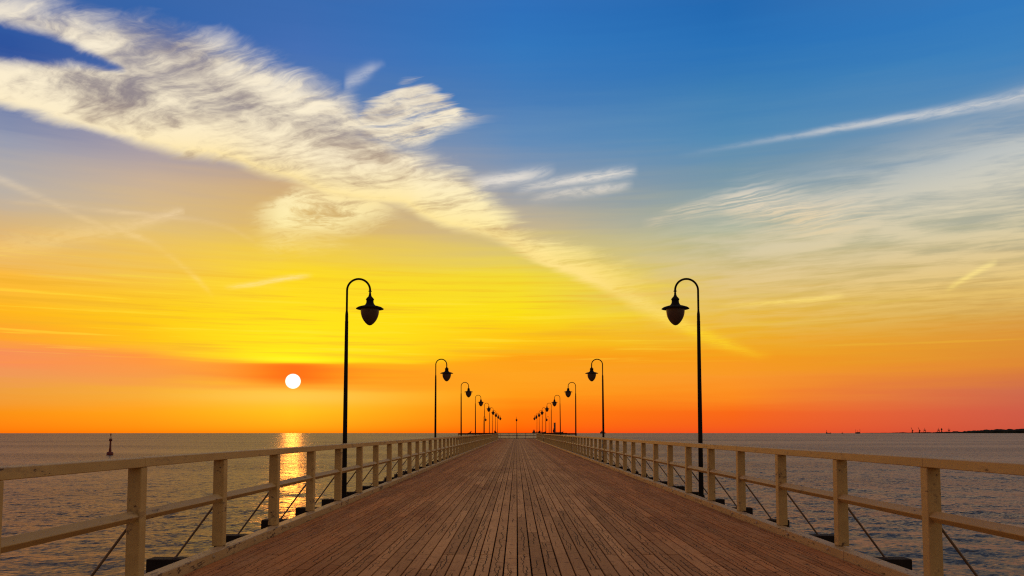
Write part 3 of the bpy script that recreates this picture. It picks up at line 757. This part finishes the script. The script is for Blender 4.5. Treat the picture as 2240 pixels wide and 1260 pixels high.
# ---------------------------------------------------------------- small things on the pier head
def cabinet(x, y, label):
    t = empty('equipment_box', (x, y, 0), label, 'box', 'dark boxes beside the eighth lamps')
    link('stem', MB().box(-0.05, 0.05, -0.05, 0.05, 0, 1.02).mesh('stem'), t, M_iron)
    link('case', MB().prism_y([(-0.2, 1.02), (0.22, 1.02), (0.22, 1.25), (0.02, 1.52), (-0.2, 1.58)], -0.15, 0.15).mesh('case', 0.02), t, M_iron)
    return t
cabinet(LAMP_XL + 0.02, 135.7, 'dark box on a stem at the eighth lamp of the left row')
cabinet(LAMP_XR - 0.02, 135.7, 'dark box on a stem at the eighth lamp of the right row').rotation_euler = (0, 0, math.pi)
t = empty('totem_post', (6.86, 150.0, 0), 'thick brown flat-topped totem post on the right wing, left of a far ship', 'post')
link('shaft', MB().box(-0.17, 0.17, -0.17, 0.17, 0.12, 2.95).mesh('shaft', 0.02), t, M_totem)
link('cap', MB().box(-0.19, 0.19, -0.19, 0.19, 2.951, 3.02).mesh('cap', 0.01), t, M_totem)
link('foot', MB().box(-0.26, 0.26, -0.26, 0.26, 0.0, 0.119).mesh('foot', 0.01), t, M_totem)
t = empty('easel_stand', (6.66, 148.9, 0), 'dark red A-shaped stand leaning in front of the totem post', 'stand')
for s_ in (-1, 1):
    link('leg', MB().tube([(s_ * 0.42, -0.1 * s_, 0.0), (s_ * 0.05 + 0.06, 0, 2.05)], 0.055, 8).mesh('leg'), t, M_stand)
link('leg', MB().tube([(0.02, 0.55, 0.0), (0.05, 0.05, 2.0)], 0.045, 8).mesh('leg'), t, M_stand)
link('board', MB().box(-0.20, 0.28, -0.08, -0.03, 1.25, 1.72).mesh('board', 0.01), t, M_stand)
t = empty('slanted_floodlight', (-8.0, 144.24, 1.146), 'tiny dark slanted floodlight on the top board of the left wing railing', 'floodlight')
link('bracket', MB().box(-0.12, 0.12, -0.04, 0.04, 0.0, 0.05).mesh('bracket'), t, M_iron)
link('head', MB().prism_y([(-0.22, 0.05), (0.06, 0.05), (0.24, 0.36), (0.12, 0.40), (-0.06, 0.16)], -0.08, 0.08).mesh('head'), t, M_iron)

# ---------------------------------------------------------------- sea mark
t = empty('sea_buoy', (-80.3, 165.0, SEA), 'dark red pillar buoy floating on the sea above the left railing', 'buoy')
t.rotation_euler = (0, R(0.8), 0)
def part(n, prof, m, seg=20, parent=None):
    return link(n, smooth_by_angle(MB().lathe(prof, seg).mesh(n), 40), parent or t, m)
part('float', [(0.45, -0.45), (0.62, -0.1), (0.63, 0.45), (0.52, 0.60), (0.30, 0.64)], M_red)
part('shaft', [(0.27, 0.62), (0.24, 1.0), (0.185, 1.7), (0.165, 2.72)], M_red)
part('platform', [(0.17, 2.70), (0.29, 2.86), (0.31, 2.92), (0.31, 3.16), (0.26, 3.18)], M_red)
cg = MB()
for j in range(6):
    a = math.pi / 3 * j
    cg.tube([(0.19 * math.cos(a), 0.19 * math.sin(a), 3.17), (0.21 * math.cos(a), 0.21 * math.sin(a), 3.42), (0.04 * math.cos(a), 0.04 * math.sin(a), 3.66)], 0.022, 6)
link('cage', cg.mesh('cage'), t, M_red)
part('lantern', [(0.09, 3.18), (0.10, 3.22), (0.09, 3.40), (0.05, 3.44)], M_lens)
part('top_mark', [(0.02, 3.64), (0.02, 3.78), (0.11, 3.82), (0.12, 4.12), (0.07, 4.25), (0.015, 4.32), (0.012, 4.48)], M_red)

# ---------------------------------------------------------------- far ships and shore
def at(a_deg, dist): return (dist * math.sin(R(a_deg)), dist * math.cos(R(a_deg)))
def ship(a_deg, dist, L, H, label, blocks, masts, flip=False, freeboard=3.5):
    x, y = at(a_deg, dist)
    t = empty('cargo_ship', (x, y, SEA), label, 'ship', 'ships on the horizon')
    t.rotation_euler = (0, 0, -R(a_deg) + (math.pi if flip else 0))
    hw = L * 0.08
    # hull: pointed raised bow on +x
    mbs = MB(); n = 9; ring = []
    for i in range(n):
        u = i / (n - 1); xx = -L / 2 + L * u
        w = hw * (1 if u < 0.7 else max(0.06, 1 - ((u - 0.7) / 0.3) ** 1.6)) * (0.85 if u < 0.06 else 1)
        top = freeboard + (freeboard * 0.7 * max(0, (u - 0.78) / 0.22) if u > 0.78 else (freeboard * 0.25 if u < 0.12 else 0))
        sh = L * 0.03 * u if u > 0.9 else 0
        ring.append([(xx - sh, -w * 0.7, -1.5), (xx - sh, w * 0.7, -1.5), (xx + sh, w, top), (xx + sh, -w, top)])
    vv = [v for r_ in ring for v in r_]
    ff = [(4 * i + j, 4 * i + (j + 1) % 4, 4 * i + 4 + (j + 1) % 4, 4 * i + 4 + j) for i in range(n - 1) for j in range(4)] + [(0, 1, 2, 3), tuple(4 * (n - 1) + j for j in (3, 2, 1, 0))]
    mbs.add(vv, ff)
    link('hull', mbs.mesh('hull'), t, M_hull)
    for (u0, u1, z0, z1, nm) in blocks:
        link(nm, MB().box(-L / 2 + L * u0, -L / 2 + L * u1, -hw * 0.8, hw * 0.8, z0, z1).mesh(nm, 0.2), t, M_super if nm != 'funnel' else M_hull)
    for (u, z0, z1) in masts:
        link('mast', MB().tube([(-L / 2 + L * u, 0, z0), (-L / 2 + L * u, 0, z1)], 0.45, 6).mesh('mast'), t, M_hull)
    return t
ship(1.5320, 3000.0, 47.8, 14, 'grey cargo ship with tall stern block, behind the far right lamps', [(0.04, 0.22, 3.5, 10.5, 'deckhouse'), (0.09, 0.17, 10.4, 14.0, 'bridge'), (0.26, 0.72, 6.6, 7.4, 'gangway')], [(0.3, 3.4, 7.0), (0.5, 3.4, 7.0), (0.71, 3.4, 7.2), (0.97, 4, 9)], False, 4.2)
ship(2.8870, 3000.0, 33.0, 9, 'grey ship with raised bow just right of the totem post', [(0.02, 0.14, 3.5, 7.0, 'deckhouse')], [(0.3, 3.4, 8.0), (0.6, 3.4, 7.0)], False, 4.4)
ship(5.8980, 3000.0, 19.0, 9, 'small ship on the horizon behind the second nearest right lamp pole', [(0.55, 0.82, 3.2, 8.0, 'deckhouse'), (0.62, 0.74, 7.9, 10.6, 'bridge')], [(0.2, 3.0, 6.0)], True, 3.6)
ship(20.4950, 3000.0, 15.7, 9, 'dark tug with one mast, leftmost vessel right of the big lamp', [(0.05, 0.30, 2.5, 5.2, 'deckhouse')], [(0.12, 5.0, 12.0)], False, 2.2)
ship(22.2520, 3000.0, 15.7, 9, 'dark ship with three thin masts, left of the low shore', [(0.1, 0.8, 2.6, 5.0, 'deckhouse')], [(0.08, 2.5, 15.0), (0.5, 4.9, 11.0), (0.9, 2.5, 14.0)], True, 2.8)
ship(21.3310, 3000.0, 5.6, 6, 'tiniest dark boat between the tug and the three masted ship', [(0.3, 0.7, 1.4, 3.2, 'deckhouse')], [(0.4, 3.1, 6.0)], False, 1.4)
# low wooded shore with a harbour
def headland():
    d0 = 4150.0
    a0, a1 = 22.481, 31.321 + 16
    n = 420; rs = random.Random(5)
    prof = []
    hts = 0.0
    for i in range(n):
        a = a0 + (a1 - a0) * i / (n - 1)
        base = np.interp(a, [22.48, 24.2, 26.003, 27.505, 27.997, 28.241, 29.446, 30.389, 31.315, 38.858], [0.8, 2.5, 5.0, 6.0, 8, 10.0, 15.0, 17.0, 18.0, 24.0])
        hts = 0.75 * hts + 0.25 * rs.uniform(-1, 1) * min(3.0, base * 0.35) * 2
        prof.append((a, max(0.8, base + hts)))
    vs_, fs = [], []
    for a, h in prof:
        for dd, f in ((0, 0.0), (8, 0.55), (40, 1.0), (180, 0.8), (300, 0.0)):
            x, y = at(a, d0 + dd); vs_.append((x, y, SEA - 0.5 + (h + 0.5) * f))
    for i in range(n - 1):
        for j in range(4):
            fs.append((i * 5 + j, i * 5 + 5 + j, i * 5 + 6 + j, i * 5 + 1 + j))
    me = bpy.data.meshes.new('headland'); me.from_pydata(vs_, [], fs); me.update()
    tag(link('headland', me, None, M_land), kind='structure')
headland()
def harbour_thing(name, a_deg, label, cat, build, group=None):
    x, y = at(a_deg, 4140.0)
    t = empty(name, (x, y, SEA), label, cat, group); t.rotation_euler = (0, 0, -R(a_deg))
    build(t)
    return t
def jib_crane(t):
    link('base', MB().box(-2.5, 2.5, -2.5, 2.5, 0, 6).mesh('base', 0.3), t, M_port)
    link('tower', MB().tube([(0, 0, 6), (0, 0, 13)], [1.8, 1.3], 6).mesh('tower'), t, M_port)
    link('jib', MB().tube([(3, 0, 8), (-4.5, 0, 27)], [1.5, 0.5], 6).mesh('jib'), t, M_port)
    link('counterweight', MB().box(1.5, 5, -1.2, 1.2, 10, 13.5).mesh('counterweight', 0.2), t, M_port)
def gantry_crane(t):
    link('portal', MB().tube([(-4.5, 0, 0), (-3, 0, 12)], 1.0, 6).tube([(4.5, 0, 0), (3, 0, 12)], 1.0, 6).box(-4, 4, -1.2, 1.2, 11, 13.5).mesh('portal'), t, M_port)
    link('mast', MB().tube([(0, 0, 13), (0, 0, 24)], [0.9, 0.4], 6).mesh('mast'), t, M_port)
    link('boom', MB().box(-5.5, 5.5, -0.8, 0.8, 14.5, 15.8).mesh('boom'), t, M_port)
def tower(t):
    link('shaft', MB().lathe([(2.2, 0), (1.7, 14)], 12).mesh('shaft'), t, M_port)
    link('head', MB().lathe([(1.8, 14), (3.2, 15.5), (3.2, 19), (1.8, 20.5), (0.5, 23)], 12).mesh('head'), t, M_port)
def shed(t):
    link('wall', MB().box(-10, 10, -5, 5, 0, 6).mesh('wall'), t, M_super)
    link('roof', MB().prism_x([(-5.4, 6), (5.4, 6), (0, 9)], -10.5, 10.5).mesh('roof'), t, M_port)
harbour_thing('jib_crane', 25.3780, 'leftmost leaning harbour crane on the far shore', 'crane', jib_crane, 'harbour cranes')
harbour_thing('jib_crane', 25.7740, 'second leaning harbour crane from the left on the far shore', 'crane', jib_crane, 'harbour cranes')
harbour_thing('gantry_crane', 26.0790, 'small harbour gantry right beside the leaning cranes', 'crane', gantry_crane, 'harbour gantries')
harbour_thing('gantry_crane', 26.8410, 'harbour gantry just left of the round-headed tower', 'crane', gantry_crane, 'harbour gantries')
harbour_thing('gantry_crane', 27.4060, 'rightmost harbour gantry, right of the round-headed tower', 'crane', gantry_crane, 'harbour gantries')
harbour_thing('harbour_tower', 27.0090, 'slim dark round-headed harbour tower on the far shore', 'tower', tower)
harbour_thing('harbour_shed', 27.7510, 'low pale shed at the left foot of the wooded shore', 'building', shed)

scene.cycles.use_denoising = False
scene.cycles.pixel_filter_type = 'BLACKMAN_HARRIS'
scene.cycles.filter_width = 1.2
scene.cycles.max_bounces = 6
scene.cycles.sample_clamp_indirect = 6.0
